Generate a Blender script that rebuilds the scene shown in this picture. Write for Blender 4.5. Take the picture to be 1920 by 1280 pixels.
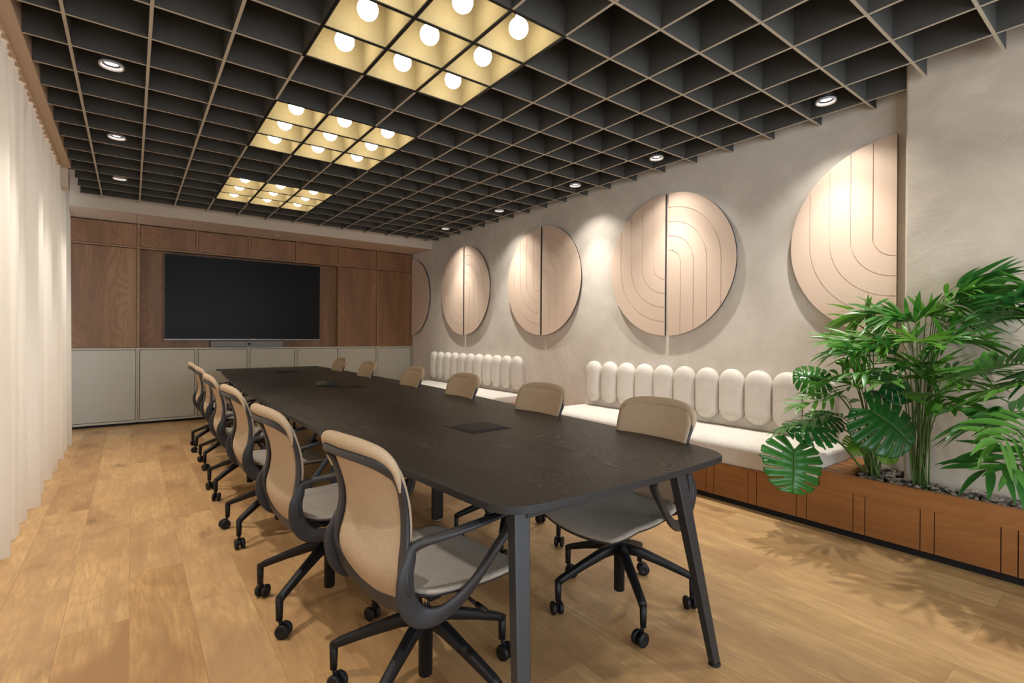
import bpy, bmesh, math, random
from mathutils import Vector, Matrix, noise

# ------------------------------------------------------------------ camera, world, light, exposure
S = bpy.context.scene
COL = S.collection
for o in list(bpy.data.objects):
    bpy.data.objects.remove(o)
PI = math.pi
YAW, ROLL, FPX, CX, HY, EYE = math.radians(37.076), math.radians(0.4), 944.8, 960.0, 629.9, 1.22
r_h = Vector((math.cos(YAW), -math.sin(YAW), 0)); f_h = Vector((math.sin(YAW), math.cos(YAW), 0)); u_h = Vector((0, 0, 1))
R_ = r_h*math.cos(ROLL) + u_h*math.sin(ROLL); U_ = u_h*math.cos(ROLL) - r_h*math.sin(ROLL)
cd = bpy.data.cameras.new('camera'); cam = bpy.data.objects.new('camera', cd); COL.objects.link(cam)
m = Matrix.Identity(4)
for i in range(3):
    m[i][0] = R_[i]; m[i][1] = U_[i]; m[i][2] = -f_h[i]
m[0][3], m[1][3], m[2][3] = 0, 0, EYE
cam.matrix_world = m
cd.sensor_width = 36; cd.lens = FPX/1920*36; cd.shift_y = -(640-HY)/1920; cd.clip_start = .02
S.camera = cam
S.view_settings.view_transform = 'Standard'; S.view_settings.look = 'None'
S.view_settings.gamma = 1; S.view_settings.exposure = 0.55
S.view_settings.use_curve_mapping = False

W = bpy.data.worlds.new('world'); S.world = W; W.use_nodes = True
W.node_tree.nodes['Background'].inputs[0].default_value = (.75, .85, 1, 1)
W.node_tree.nodes['Background'].inputs[1].default_value = .6

def area_light(name, loc, rot, sx, sy, power, col):
    l = bpy.data.lights.new(name, 'AREA'); l.shape = 'RECTANGLE'; l.size = sx; l.size_y = sy
    l.energy = power; l.color = col
    o = bpy.data.objects.new(name, l); COL.objects.link(o); o.location = loc; o.rotation_euler = rot
    return o
# daylight entering through the glazed wall behind the camera and through the curtained windows
area_light('daylight_fill_behind', (1.9, -2.9, 1.45), (PI/2, 0, 0), 3.8, 2.2, 92, (.82, .91, 1))  # window daylight, made large and strong to add front fill
area_light('daylight_left_behind', (-1.02, -2.1, 1.4), (0, -PI/2, 0), 2.3, 1.7, 62, (.78, .88, 1))
area_light('daylight_curtain', (-1.02, 3.2, 1.35), (0, -PI/2, 0), 2.5, 8.2, 60, (1, .95, .87))

BULB = 11.5
DOWN = 21.5

# ------------------------------------------------------------------ helpers
def at(px, py, d):
    """a point of the room seen in a direction, d metres in front of the eye"""
    a = (px-CX)/FPX; b = -(py-HY)/FPX
    return Vector((0, 0, EYE)) + (f_h + R_*a + U_*b)*d

def link(name, me, parent=None):
    o = bpy.data.objects.new(name, me); COL.objects.link(o)
    if parent: o.parent = parent
    return o

def tag(o, label=None, cat=None, group=None, kind=None):
    if label: o['label'] = label
    if cat: o['category'] = cat
    if group: o['group'] = group
    if kind: o['kind'] = kind
    return o

def thing(name, label, cat, loc=(0, 0, 0), rz=0, group=None):
    o = bpy.data.objects.new(name, None); COL.objects.link(o)
    o.location = loc; o.rotation_euler = (0, 0, rz); o.empty_display_size = .1
    return tag(o, label, cat, group)

def copy_tree(o, parent=None):
    c = o.copy(); COL.objects.link(c); c.parent = parent
    for ch in list(o.children): copy_tree(ch, c)
    return c

class MB:
    def __init__(s): s.v = []; s.f = []; s.mi = []; s.sm = []
    def add(s, v, f, mi=0, smooth=False):
        n = len(s.v); s.v += [tuple(p) for p in v]
        for q in f: s.f.append([i+n for i in q]); s.mi.append(mi); s.sm.append(smooth)
        return s
    def box(s, a, b, mi=0, bottom=None):
        x0, y0, z0 = a; x1, y1, z1 = b
        v = [(x0,y0,z0),(x1,y0,z0),(x1,y1,z0),(x0,y1,z0),(x0,y0,z1),(x1,y0,z1),(x1,y1,z1),(x0,y1,z1)]
        F = [(0,3,2,1),(4,5,6,7),(0,1,5,4),(1,2,6,5),(2,3,7,6),(3,0,4,7)]
        n = len(s.v); s.v += v
        for k, q in enumerate(F):
            s.f.append([i+n for i in q]); s.mi.append(bottom if (k == 0 and bottom is not None) else mi); s.sm.append(False)
        return s
    def tube(s, pts, rad, n=10, mi=0, closed=False, cap=True, guide=None, rad2=None, power=2.0):
        """sweep an oval along pts; rad = half size across guide, rad2 = half size along guide"""
        P = [Vector(p) for p in pts]; m_ = len(P)
        if not isinstance(rad, (list, tuple)): rad = [rad]*m_
        if rad2 is None: rad2 = rad
        if not isinstance(rad2, (list, tuple)): rad2 = [rad2]*m_
        rings = []; g = Vector(guide) if guide else None
        prev = None
        for i in range(m_):
            if closed: t = P[(i+1) % m_]-P[i-1]
            else: t = P[min(i+1, m_-1)]-P[max(i-1, 0)]
            t.normalize()
            if g is not None: b = (g-t*g.dot(t))
            else:
                ref = prev if prev is not None else (Vector((0, 0, 1)) if abs(t.z) < .9 else Vector((1, 0, 0)))
                b = ref-t*ref.dot(t)
            b.normalize(); prev = b
            a = t.cross(b)
            ring = []
            for k in range(n):
                th = 2*PI*k/n; c, sn = math.cos(th), math.sin(th)
                c = math.copysign(abs(c)**(2/power), c); sn = math.copysign(abs(sn)**(2/power), sn)
                ring.append(P[i]+a*c*rad[i]+b*sn*rad2[i])
            rings.append(ring)
        v = [p for r in rings for p in r]; f = []
        for i in range(m_ if closed else m_-1):
            j = (i+1) % m_
            for k in range(n):
                k2 = (k+1) % n
                f.append((i*n+k, j*n+k, j*n+k2, i*n+k2))
        if cap and not closed:
            f.append(tuple(range(n))); f.append(tuple((m_-1)*n+k for k in reversed(range(n))))
        s.add(v, f, mi, True)
        return s
    def lathe(s, prof, c=(0, 0, 0), n=24, mi=0, axis='z', cap=True):
        v = []; f = []
        for (r, h) in prof:
            for k in range(n):
                th = 2*PI*k/n; x, y = r*math.cos(th), r*math.sin(th)
                p = (x, y, h) if axis == 'z' else ((h, x, y) if axis == 'x' else (x, h, y))
                v.append((c[0]+p[0], c[1]+p[1], c[2]+p[2]))
        for i in range(len(prof)-1):
            for k in range(n):
                k2 = (k+1) % n
                f.append((i*n+k, i*n+k2, (i+1)*n+k2, (i+1)*n+k))
        if cap:
            f.append(tuple(reversed(range(n)))); f.append(tuple((len(prof)-1)*n+k for k in range(n)))
        s.add(v, f, mi, True)
        return s
    def prism(s, poly, z0, z1, mi=0, side=None, tf=None):
        """poly: list of 2D points, extruded z0..z1; tf maps (a,b,c)->xyz"""
        tf = tf or (lambda a, b, c: (a, b, c)); n = len(poly)
        v = [tf(p[0], p[1], z0) for p in poly]+[tf(p[0], p[1], z1) for p in poly]
        s.add(v, [tuple(range(n)), tuple(range(2*n-1, n-1, -1))], mi)
        n0 = len(s.v)-2*n
        for k in range(n):
            k2 = (k+1) % n
            s.f.append([n0+k, n0+k2, n0+n+k2, n0+n+k]); s.mi.append(mi if side is None else side); s.sm.append(False)
        return s
    def grid(s, fn, nu, nv, mi=0, smooth=True, keep=None):
        v = [fn(i/nu, j/nv) for j in range(nv+1) for i in range(nu+1)]
        f = []
        for j in range(nv):
            for i in range(nu):
                if keep and not keep((i+.5)/nu, (j+.5)/nv): continue
                a = j*(nu+1)+i; f.append((a, a+1, a+nu+2, a+nu+1))
        s.add(v, f, mi, smooth); return s
    def build(s, name, mats, parent=None, bevel=0, solid=0, sub=0, seg=2, recalc=True, autosmooth=False):
        me = bpy.data.meshes.new(name); me.from_pydata(s.v, [], s.f)
        if not isinstance(mats, (list, tuple)): mats = [mats]
        for m_ in mats: me.materials.append(m_)
        for p, mi, sm in zip(me.polygons, s.mi, s.sm): p.material_index = mi; p.use_smooth = sm
        if recalc:
            b = bmesh.new(); b.from_mesh(me); bmesh.ops.recalc_face_normals(b, faces=b.faces); b.to_mesh(me); b.free()
        o = link(name, me, parent)
        if solid:
            md = o.modifiers.new('solid', 'SOLIDIFY'); md.thickness = solid; md.offset = 0
        if bevel:
            md = o.modifiers.new('bevel', 'BEVEL'); md.width = bevel; md.segments = seg; md.limit_method = 'ANGLE'
            md.angle_limit = math.radians(40); md.harden_normals = False
        if sub:
            md = o.modifiers.new('sub', 'SUBSURF'); md.levels = sub; md.render_levels = sub
        return o

def box(name, a, b, mat, parent=None, bevel=0, **k):
    return MB().box(a, b).build(name, mat, parent, bevel, **k)

def spline(pts, n, closed=False):
    P = [Vector(p) for p in pts]; out = []; m_ = len(P)
    rng = m_ if closed else m_-1
    for i in range(rng):
        p1 = P[i]; p2 = P[(i+1) % m_]
        p0 = P[i-1] if (closed or i > 0) else p1*2-p2
        p3 = P[(i+2) % m_] if (closed or i < m_-2) else p2*2-p1
        for k in range(n):
            t = k/n
            out.append(.5*((2*p1)+(p2-p0)*t+(2*p0-5*p1+4*p2-p3)*t*t+(3*p1-p0-3*p2+p3)*t**3))
    if not closed: out.append(P[-1])
    return out

def splv(vals, n, closed=False):
    return [max(0.0005, p.x) for p in spline([(v, 0, 0) for v in vals], n, closed)]

# ------------------------------------------------------------------ materials
def lin(c):
    return tuple(((x/255)/12.92 if x/255 <= .04045 else ((x/255+.055)/1.055)**2.4) for x in c)+(1,)

class NT:
    def __init__(s, name):
        s.m = bpy.data.materials.new(name); s.m.use_nodes = True; s.t = s.m.node_tree
        s.b = s.t.nodes['Principled BSDF']; s.out = s.t.nodes['Material Output']
    def n(s, typ, **k):
        x = s.t.nodes.new(typ)
        for a, v in k.items():
            if a.startswith('i_'): x.inputs[a[2:].replace('_', ' ')].default_value = v
            elif a.startswith('n_'): x.inputs[int(a[2:])].default_value = v
            else: setattr(x, a, v)
        return x
    def l(s, a, b): s.t.links.new(a, b)
    def coords(s, scale=(1, 1, 1), rot=(0, 0, 0), kind='Object'):
        tc = s.n('ShaderNodeTexCoord'); mp = s.n('ShaderNodeMapping')
        mp.inputs['Scale'].default_value = scale; mp.inputs['Rotation'].default_value = rot
        s.l(tc.outputs[kind], mp.inputs[0]); return mp.outputs[0]
    def ramp(s, fac, stops, interp='LINEAR'):
        r = s.n('ShaderNodeValToRGB'); r.color_ramp.interpolation = interp
        while len(r.color_ramp.elements) < len(stops): r.color_ramp.elements.new(.5)
        for e, (p, c) in zip(r.color_ramp.elements, stops):
            e.position = p; e.color = c if len(c) == 4 else tuple(c)+(1,)
        s.l(fac, r.inputs[0]); return r.outputs[0]
    def mix(s, fac, a, b, mode='MIX'):
        x = s.n('ShaderNodeMix', data_type='RGBA', blend_type=mode)
        if isinstance(fac, (int, float)): x.inputs[0].default_value = fac
        else: s.l(fac, x.inputs[0])
        for k, v in ((6, a), (7, b)):
            if isinstance(v, tuple): x.inputs[k].default_value = v
            else: s.l(v, x.inputs[k])
        return x.outputs[2]
    def noise(s, vec, scale, detail=4, rough=.5, dist=0):
        x = s.n('ShaderNodeTexNoise'); x.inputs['Scale'].default_value = scale; x.inputs['Detail'].default_value = detail
        x.inputs['Roughness'].default_value = rough; x.inputs['Distortion'].default_value = dist
        s.l(vec, x.inputs['Vector']); return x.outputs['Fac']
    def figure(s, vec, scale, count, width=.35, strength=1.0):
        n = s.noise(vec, scale, 1.2, .45, .15)
        a = s.n('ShaderNodeMath', operation='MULTIPLY'); s.l(n, a.inputs[0]); a.inputs[1].default_value = count
        b = s.n('ShaderNodeMath', operation='PINGPONG'); s.l(a.outputs[0], b.inputs[0]); b.inputs[1].default_value = .5
        return s.ramp(b.outputs[0], [(0, (strength,)*3), (width, (0,)*3)])
    def bump(s, h, strength=.2, dist=.01):
        x = s.n('ShaderNodeBump'); x.inputs['Strength'].default_value = strength; x.inputs['Distance'].default_value = dist
        s.l(h, x.inputs['Height']); s.l(x.outputs[0], s.b.inputs['Normal']); return x
    def base(s, c):
        if isinstance(c, tuple): s.b.inputs['Base Color'].default_value = c
        else: s.l(c, s.b.inputs['Base Color'])
    def set(s, rough=.5, metal=0, spec=.5, **k):
        s.b.inputs['Roughness'].default_value = rough; s.b.inputs['Metallic'].default_value = metal
        s.b.inputs['Specular IOR Level'].default_value = spec
        for a, v in k.items(): s.b.inputs[a.replace('_', ' ')].default_value = v
        return s

def mottled(name, c1, c2, scale=20, rough=.8, bump=0, bscale=60, spec=.3, metal=0, bd=.004):
    t = NT(name); v = t.coords()
    t.base(t.mix(t.noise(v, scale), c1, c2)); t.set(rough, metal, spec)
    if bump: t.bump(t.noise(v, bscale, 3), bump, bd)
    return t.m

def mat_floor():
    t = NT('oak_floor'); t.set(.42, 0, .35)
    v = t.coords(rot=(0, 0, PI/2))
    br = t.n('ShaderNodeTexBrick', offset=.37, offset_frequency=2)
    br.inputs['Color1'].default_value = (0, 0, 0, 1); br.inputs['Color2'].default_value = (1, 1, 1, 1)
    br.inputs['Mortar'].default_value = (.5, .5, .5, 1)
    br.inputs['Scale'].default_value = 1; br.inputs['Mortar Size'].default_value = .0012
    br.inputs['Mortar Smooth'].default_value = .1; br.inputs['Bias'].default_value = 0
    br.inputs['Brick Width'].default_value = 1.35; br.inputs['Row Height'].default_value = .225
    t.l(v, br.inputs['Vector'])
    # shift the grain per plank
    add = t.n('ShaderNodeVectorMath', operation='MULTIPLY_ADD'); add.inputs[1].default_value = (13, 7, 5)
    t.l(br.outputs['Color'], add.inputs[0]); t.l(t.coords(), add.inputs[2])
    g = t.n('ShaderNodeMapping'); g.inputs['Scale'].default_value = (9, .9, 1); t.l(add.outputs[0], g.inputs[0])
    n1 = t.noise(g.outputs[0], 1.6, 5, .6, .8)
    n2 = t.noise(g.outputs[0], 9, 4, .6, .3)
    g2 = t.n('ShaderNodeMapping'); g2.inputs['Scale'].default_value = (3.2, 1.5, 1); t.l(add.outputs[0], g2.inputs[0])
    n3 = t.noise(g2.outputs[0], 1.1, 4, .55, .5)
    c = t.ramp(n1, [(.28, lin((164, 128, 86))), (.5, lin((198, 157, 102))), (.72, lin((218, 179, 120)))])
    c = t.mix(t.ramp(n2, [(.35, (1,)*3), (.62, (0,)*3)]), c, lin((176, 138, 92)))
    c = t.mix(t.ramp(n3, [(.36, (.75,)*3), (.54, (0,)*3)]), c, lin((152, 112, 72)))
    c = t.mix(.26, c, t.mix(br.outputs['Color'], lin((146, 112, 78)), lin((214, 182, 138))))
    c = t.mix(t.figure(g2.outputs[0], .8, 14, .3, .16), c, lin((150, 112, 74)))
    # knots
    gk = t.n('ShaderNodeMapping'); gk.inputs['Scale'].default_value = (2.6, 1.15, 1); t.l(add.outputs[0], gk.inputs[0])
    vo = t.n('ShaderNodeTexVoronoi', feature='F1'); vo.inputs['Scale'].default_value = 1.2
    wob = t.n('ShaderNodeTexNoise'); wob.inputs['Scale'].default_value = 7; t.l(gk.outputs[0], wob.inputs['Vector'])
    va = t.n('ShaderNodeVectorMath', operation='MULTIPLY_ADD'); va.inputs[1].default_value = (.3, .3, 0)
    t.l(wob.outputs['Color'], va.inputs[0]); t.l(gk.outputs[0], va.inputs[2]); t.l(va.outputs[0], vo.inputs['Vector'])
    c = t.mix(t.ramp(vo.outputs['Distance'], [(.0, (.95,)*3), (.035, (.6,)*3), (.16, (.12,)*3), (.3, (0,)*3)]), c, lin((96, 66, 42)))
    c = t.mix(t.ramp(br.outputs['Fac'], [(0, (0,)*3), (1, (.45,)*3)]), c, lin((130, 94, 62)))
    t.base(c)
    t.bump(t.mix(.5, n2, n1), .07, .004)
    return t.m

def mat_wood(name, dark, mid, light, axis='z', rough=.45, scale=1.0, fig=.5, spec=.4):
    """veneer with grain running along the axis and cathedral figure"""
    t = NT(name); t.set(rough, 0, spec)
    sc = {'z': (7, 7, .55), 'y': (7, .55, 7), 'x': (.55, 7, 7)}[axis]
    sc = tuple(q*scale for q in sc)
    v = t.coords(sc)
    fv = t.coords(tuple(q*(.42 if q > 1*scale else 1.5) for q in sc))
    wv = t.figure(fv, 1.0, 22, .42, fig)
    fine = t.noise(t.coords(tuple(q*5 for q in sc)), 1.4, 3, .6)
    big = t.noise(v, .5, 3, .5)
    c = t.ramp(big, [(.3, dark), (.5, mid), (.72, light)])
    c = t.mix(wv, c, dark)
    c = t.mix(t.ramp(fine, [(.35, (.35,)*3), (.55, (0,)*3)]), c, dark)
    t.base(c); t.bump(fine, .08, .003)
    return t.m

def mat_table():
    t = NT('dark_oak'); t.set(.43, 0, .36)
    v = t.coords((5, .55, 5))
    lines = t.figure(t.coords((2.6, .75, 1)), 1.5, 44, .26, .6)
    fine = t.noise(t.coords((70, 5, 70)), 2, 3, .6)
    c = t.mix(t.noise(v, .7), lin((30, 27, 25)), lin((42, 38, 35)))
    mask = t.ramp(t.noise(t.coords((2.4, .9, 1)), 1.1, 3), [(.40, (0,)*3), (.58, (1,)*3)])
    mm = t.n('ShaderNodeMath', operation='MULTIPLY'); t.l(mask, mm.inputs[0]); t.l(lines, mm.inputs[1])
    c = t.mix(mm.outputs[0], c, lin((112, 102, 90)))
    c = t.mix(t.ramp(fine, [(.52, (0,)*3), (.75, (.28,)*3)]), c, lin((84, 75, 66)))
    t.base(c); t.bump(fine, .12, .002)
    return t.m

def mat_fabric(name, c1, c2, scale=420, transl=0.0, bump=.25, rough=.9, moire=False, tcol=None):
    t = NT(name); t.set(rough, 0, .15)
    v = t.coords()
    vo = t.n('ShaderNodeTexVoronoi', feature='F1'); vo.inputs['Scale'].default_value = scale; t.l(v, vo.inputs['Vector'])
    mu = t.n('ShaderNodeMath', operation='MULTIPLY'); t.l(vo.outputs['Distance'], mu.inputs[0]); mu.inputs[1].default_value = 1.3
    ns = t.noise(v, 14, 4)
    c = t.mix(mu.outputs[0], c1, c2); c = t.mix(t.ramp(ns, [(.35, (.3,)*3), (.6, (0,)*3)]), c, c2)
    t.base(c); t.bump(mu.outputs[0], bump, .002)
    if transl:
        tr = t.n('ShaderNodeBsdfTranslucent'); tr.inputs[0].default_value = tcol or c1
        mx = t.n('ShaderNodeMixShader'); mx.inputs[0].default_value = transl
        t.l(t.b.outputs[0], mx.inputs[1]); t.l(tr.outputs[0], mx.inputs[2]); t.l(mx.outputs[0], t.out.inputs[0])
    return t.m

def mat_plaster(name, c1, c2, c3, bump=.15, spec=.25):
    t = NT(name); t.set(.78, 0, spec)
    v = t.coords()
    n1 = t.noise(v, 1.6, 6, .62, .6); n2 = t.noise(v, 7, 5, .6)
    c = t.ramp(n1, [(.3, c2), (.52, c1), (.75, c3)])
    c = t.mix(t.ramp(n2, [(.38, (.35,)*3), (.6, (0,)*3)]), c, c2)
    t.base(c)
    h = t.noise(t.coords((1, 1, 1.6)), 5, 7, .6, .8); t.bump(h, bump, .02)
    return t.m

def mat_leaf(name, c1, c2, c3, rough=.32):
    t = NT(name); t.set(rough, 0, .5)
    v = t.coords()
    oi = t.n('ShaderNodeObjectInfo')
    c = t.mix(t.noise(v, 6, 3), c1, c2); 
    c = t.mix(t.ramp(oi.outputs['Random'], [(0, (0,)*3), (1, (.6,)*3)]), c, c3)
    t.base(c)
    t.bump(t.noise(v, 30, 2), .1, .003)
    tr = t.n('ShaderNodeBsdfTranslucent'); t.l(c, tr.inputs[0])
    mx = t.n('ShaderNodeMixShader'); mx.inputs[0].default_value = .3
    t.l(t.b.outputs[0], mx.inputs[1]); t.l(tr.outputs[0], mx.inputs[2]); t.l(mx.outputs[0], t.out.inputs[0])
    return t.m

def mat_emit(name, col, strength):
    t = NT(name); t.base((.8, .8, .8, 1))
    t.b.inputs['Emission Color'].default_value = col; t.b.inputs['Emission Strength'].default_value = strength
    return t.m

M = {}
M['floor'] = mat_floor()
M['walnut'] = mat_wood('oak_veneer_brown', lin((112, 78, 52)), lin((146, 106, 72)), lin((168, 126, 88)), 'z', .45, 1, .4)
M['walnut_trim'] = mat_wood('oak_trim_brown', lin((124, 92, 66)), lin((160, 122, 88)), lin((180, 142, 104)), 'z', .45)
M['teak'] = mat_wood('bench_veneer', lin((122, 76, 38)), lin((150, 98, 52)), lin((168, 116, 66)), 'y', .42, .8, .25)
M['table'] = mat_table()
M['wall'] = mat_plaster('wall_plaster', lin((212, 202, 190)), lin((196, 186, 174)), lin((222, 213, 202)), .05)
M['column'] = mat_plaster('column_plaster', lin((203, 188, 170)), lin((184, 170, 154)), lin((216, 203, 188)), .2, .4)
M['paint'] = mottled('white_paint', lin((214, 200, 184)), lin((208, 194, 178)), 3, .8)
M['soffit'] = mottled('soffit_paint', lin((205, 180, 158)), lin((198, 174, 152)), 3, .8)
M['bulk'] = mottled('bulkhead_paint', lin((206, 182, 158)), lin((200, 176, 152)), 3, .8)
M['black_ceiling'] = mottled('black_paint', lin((20, 20, 20)), lin((14, 14, 14)), 5, .95)
M['cab'] = mottled('cabinet_lacquer', lin((190, 184, 168)), lin((186, 180, 164)), 4, .5, spec=.4)
M['black'] = mottled('matt_black', lin((22, 22, 24)), lin((16, 16, 18)), 30, .5, .05, 300)
M['blackmetal'] = mottled('powder_coat', lin((40, 41, 43)), lin((33, 34, 36)), 40, .42, .08, 500, .45)
M['chairplastic'] = mottled('charcoal_plastic', lin((46, 46, 49)), lin((40, 40, 43)), 40, .48, .05, 600, .45)
M['felt'] = mottled('dark_felt', lin((90, 88, 84)), lin((68, 67, 64)), 160, .97, .2, 400, .1)
M['feltedge'] = mottled('felt_edge', lin((200, 190, 174)), lin((172, 162, 146)), 220, .97, .3, 400, .1)
M['palefelt'] = mottled('pale_felt', lin((182, 170, 134)), lin((140, 130, 100)), 190, .97, .3, 400, .1)
M['disc'] = mottled('pink_felt', lin((218, 194, 174)), lin((206, 181, 161)), 120, .95, .12, 500, .1)
M['discedge'] = mottled('felt_side', lin((74, 68, 70)), lin((60, 55, 58)), 100, .95)
M['mesh'] = mat_fabric('mesh_fabric', lin((222, 200, 172)), lin((188, 166, 138)), 380, .2, .5, tcol=lin((222, 190, 150)))
M['seatmesh'] = mat_fabric('seat_mesh', lin((192, 182, 168)), lin((150, 142, 130)), 380, .0, .6)
M['boucle'] = mat_fabric('boucle', lin((232, 224, 214)), lin((208, 199, 188)), 240, .0, .7)
M['curtain'] = mat_fabric('curtain_linen', lin((238, 231, 220)), lin((226, 217, 204)), 600, .22, .1, tcol=lin((240, 230, 212)))
M['chrome'] = mottled('chrome', lin((190, 190, 190)), lin((180, 180, 180)), 5, .18, metal=1)
M['screen'] = mottled('tv_screen', lin((30, 31, 33)), lin((28, 29, 31)), 2, .32, spec=.08)
M['bezel'] = mottled('tv_bezel', lin((24, 24, 26)), lin((20, 20, 22)), 5, .3, spec=.6)
M['greybar'] = mottled('grey_cloth', lin((142, 142, 146)), lin((128, 128, 132)), 300, .8, .2, 900)
M['bulb'] = mat_emit('bulb_glass', (1, .86, .66, 1), BULB)
M['lens'] = mat_emit('downlight_lens', (1, .93, .86, 1), 14)
M['ring'] = mottled('downlight_ring', lin((200, 196, 196)), lin((190, 186, 186)), 20, .35, spec=.6)
M['ringdark'] = mottled('downlight_cone', lin((60, 58, 60)), lin((50, 48, 50)), 20, .4)
M['pebble'] = None
M['soil'] = mottled('soil', lin((40, 32, 26)), lin((62, 50, 40)), 80, .95, .8, 90, .1, 0, .01)
M['leaf_m'] = mat_leaf('monstera_leaf', lin((22, 86, 42)), lin((32, 104, 48)), lin((78, 140, 48)), .22)
M['leaf_y'] = mat_leaf('young_leaf', lin((120, 170, 40)), lin((90, 150, 36)), lin((140, 184, 50)), .35)
M['leaf_p'] = mat_leaf('palm_leaf', lin((48, 108, 38)), lin((74, 136, 46)), lin((122, 168, 58)), .38)
M['leaf_d'] = mat_leaf('palm_leaf_dark', lin((36, 92, 40)), lin((58, 118, 48)), lin((92, 146, 56)), .38)
M['stem'] = mottled('green_stem', lin((72, 104, 44)), lin((96, 112, 60)), 30, .5)
M['stemb'] = mottled('brown_stem', lin((128, 104, 78)), lin((98, 84, 58)), 30, .7)
tp = NT('pebbles'); vv = tp.coords(); vo = tp.n('ShaderNodeTexVoronoi'); vo.inputs['Scale'].default_value = 34
tp.l(vv, vo.inputs['Vector'])
tp.base(tp.ramp(vo.outputs['Color'], [(.15, lin((66, 60, 56))), (.5, lin((112, 104, 96))), (.85, lin((164, 152, 136)))])); tp.set(.6, 0, .4)
M['pebble'] = tp.m

# ------------------------------------------------------------------ room shell
XW, XL, YB, YN, ZC = 4.08, -1.1, 8.95, -3.0, 3.1      # right wall, left wall, back wall, wall behind the eye, slab
GX, GY, OX, OY, GZ = .3481, .3434, 1.8117, 1.9557, 2.798   # ceiling grid pitch, origin, underside
GH = .29
def struct(name, mb_or_o): mb_or_o['kind'] = 'structure'; return mb_or_o
struct('floor', box('floor', (XL, YN, -.06), (XW+.1, YB, 0), M['floor']))
struct('ceiling', box('ceiling', (XL-.1, YN-.1, ZC), (XW+.1, YB+.1, ZC+.1), M['black_ceiling']))
struct('wall_right', box('wall_right', (XW, YN-.1, 0), (XW+.12, YB+.1, ZC), M['wall']))
struct('wall_back', box('wall_back', (XL-.1, YB, 0), (XW, YB+.12, ZC), M['paint']))
wl = MB().box((XL-.12, YN, 0), (XL, YB, .12)).box((XL-.12, YN, 2.55), (XL, YB, ZC))
for y in (YN, -1.0, 1.4, 3.8, 6.2, YB-.3): wl.box((XL-.12, y, .12), (XL, y+.3, 2.55))
struct('wall_left', wl.build('wall_left', M['paint']))
wf = MB().box((XL-.1, YN-.12, 0), (-.3, YN, ZC)).box((3.95, YN-.12, 0), (XW, YN, ZC)).box((-.3, YN-.12, 2.65), (3.95, YN, ZC)).box((-.3, YN-.12, 0), (3.95, YN, .2))
struct('wall_front', wf.build('wall_front', M['paint']))
# pier in front of the right wall
struct('wall_pier', MB().box((3.86, YN, 0), (XW, 1.036, ZC)).build('wall_pier', M['column'], None, .012))
# bulkhead over the curtain, soffit at the far end
trim = MB().box((XL, YN, 2.80), (-.468, 6.42, ZC))
struct('trim_1', trim.build('trim_1', M['bulk']))
struct('trim_2', box('trim_2', (-.56, 6.42, 2.62), (-.49, 6.60, 2.80), M['paint'], None, .004))
sf = MB(); seams = [-.587, .05, .655, 1.28, 2.70, 3.40]
xs = [XL]+seams+[XW]
SZ, SY = 2.687, 7.69
for a, b in zip(xs[:-1], xs[1:]): sf.box((a+.0025, SY, SZ), (b-.0025, 8.40, SZ+.012))
sf.box((XL, SY+.002, SZ+.0121), (XW, YB, ZC))
sf.box((XL, SY+.002, SZ+.004), (XW, 8.38, SZ+.02))
struct('trim_3', sf.build('trim_3', M['soffit']))
struct('trim_4', box('trim_4', (XL, SY-.004, SZ), (XW, SY+.001, ZC), M['paint']))
o = MB().lathe([(.001, 0), (.042, 0), (.045, -.004), (.03, -.012), (.001, -.013)], n=24).build('ceiling_sensor', M['soffit'])
o.location = (1.71, 8.05, SZ); tag(o, 'small round beige sensor on the soffit above the screen', 'sensor')

# ------------------------------------------------------------------ felt ceiling grid
grid = thing('ceiling_grid', 'dark grey felt egg-crate grid hung under the ceiling', 'ceiling grid', (0, 0, GZ))
T = .0078
def fin(a, b):
    mb = MB().box(a, b, 0, 1)
    o = mb.build('baffle', [M['felt'], M['feltedge']], grid)
    return o
for i in range(-6, 7):
    x = OX+i*GX
    if i == 6: fin((x-T, 1.04, 0), (x+T, 7.58, GH))
    else: fin((x-T, -2.4, 0), (x+T, 7.58, GH))
for j in range(-12, 17):
    y = OY+j*GY
    xe = XW if y > 1.036 else 3.80
    fin((-.465, y-T, .0004), (xe, y+T, GH+.0004))

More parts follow.
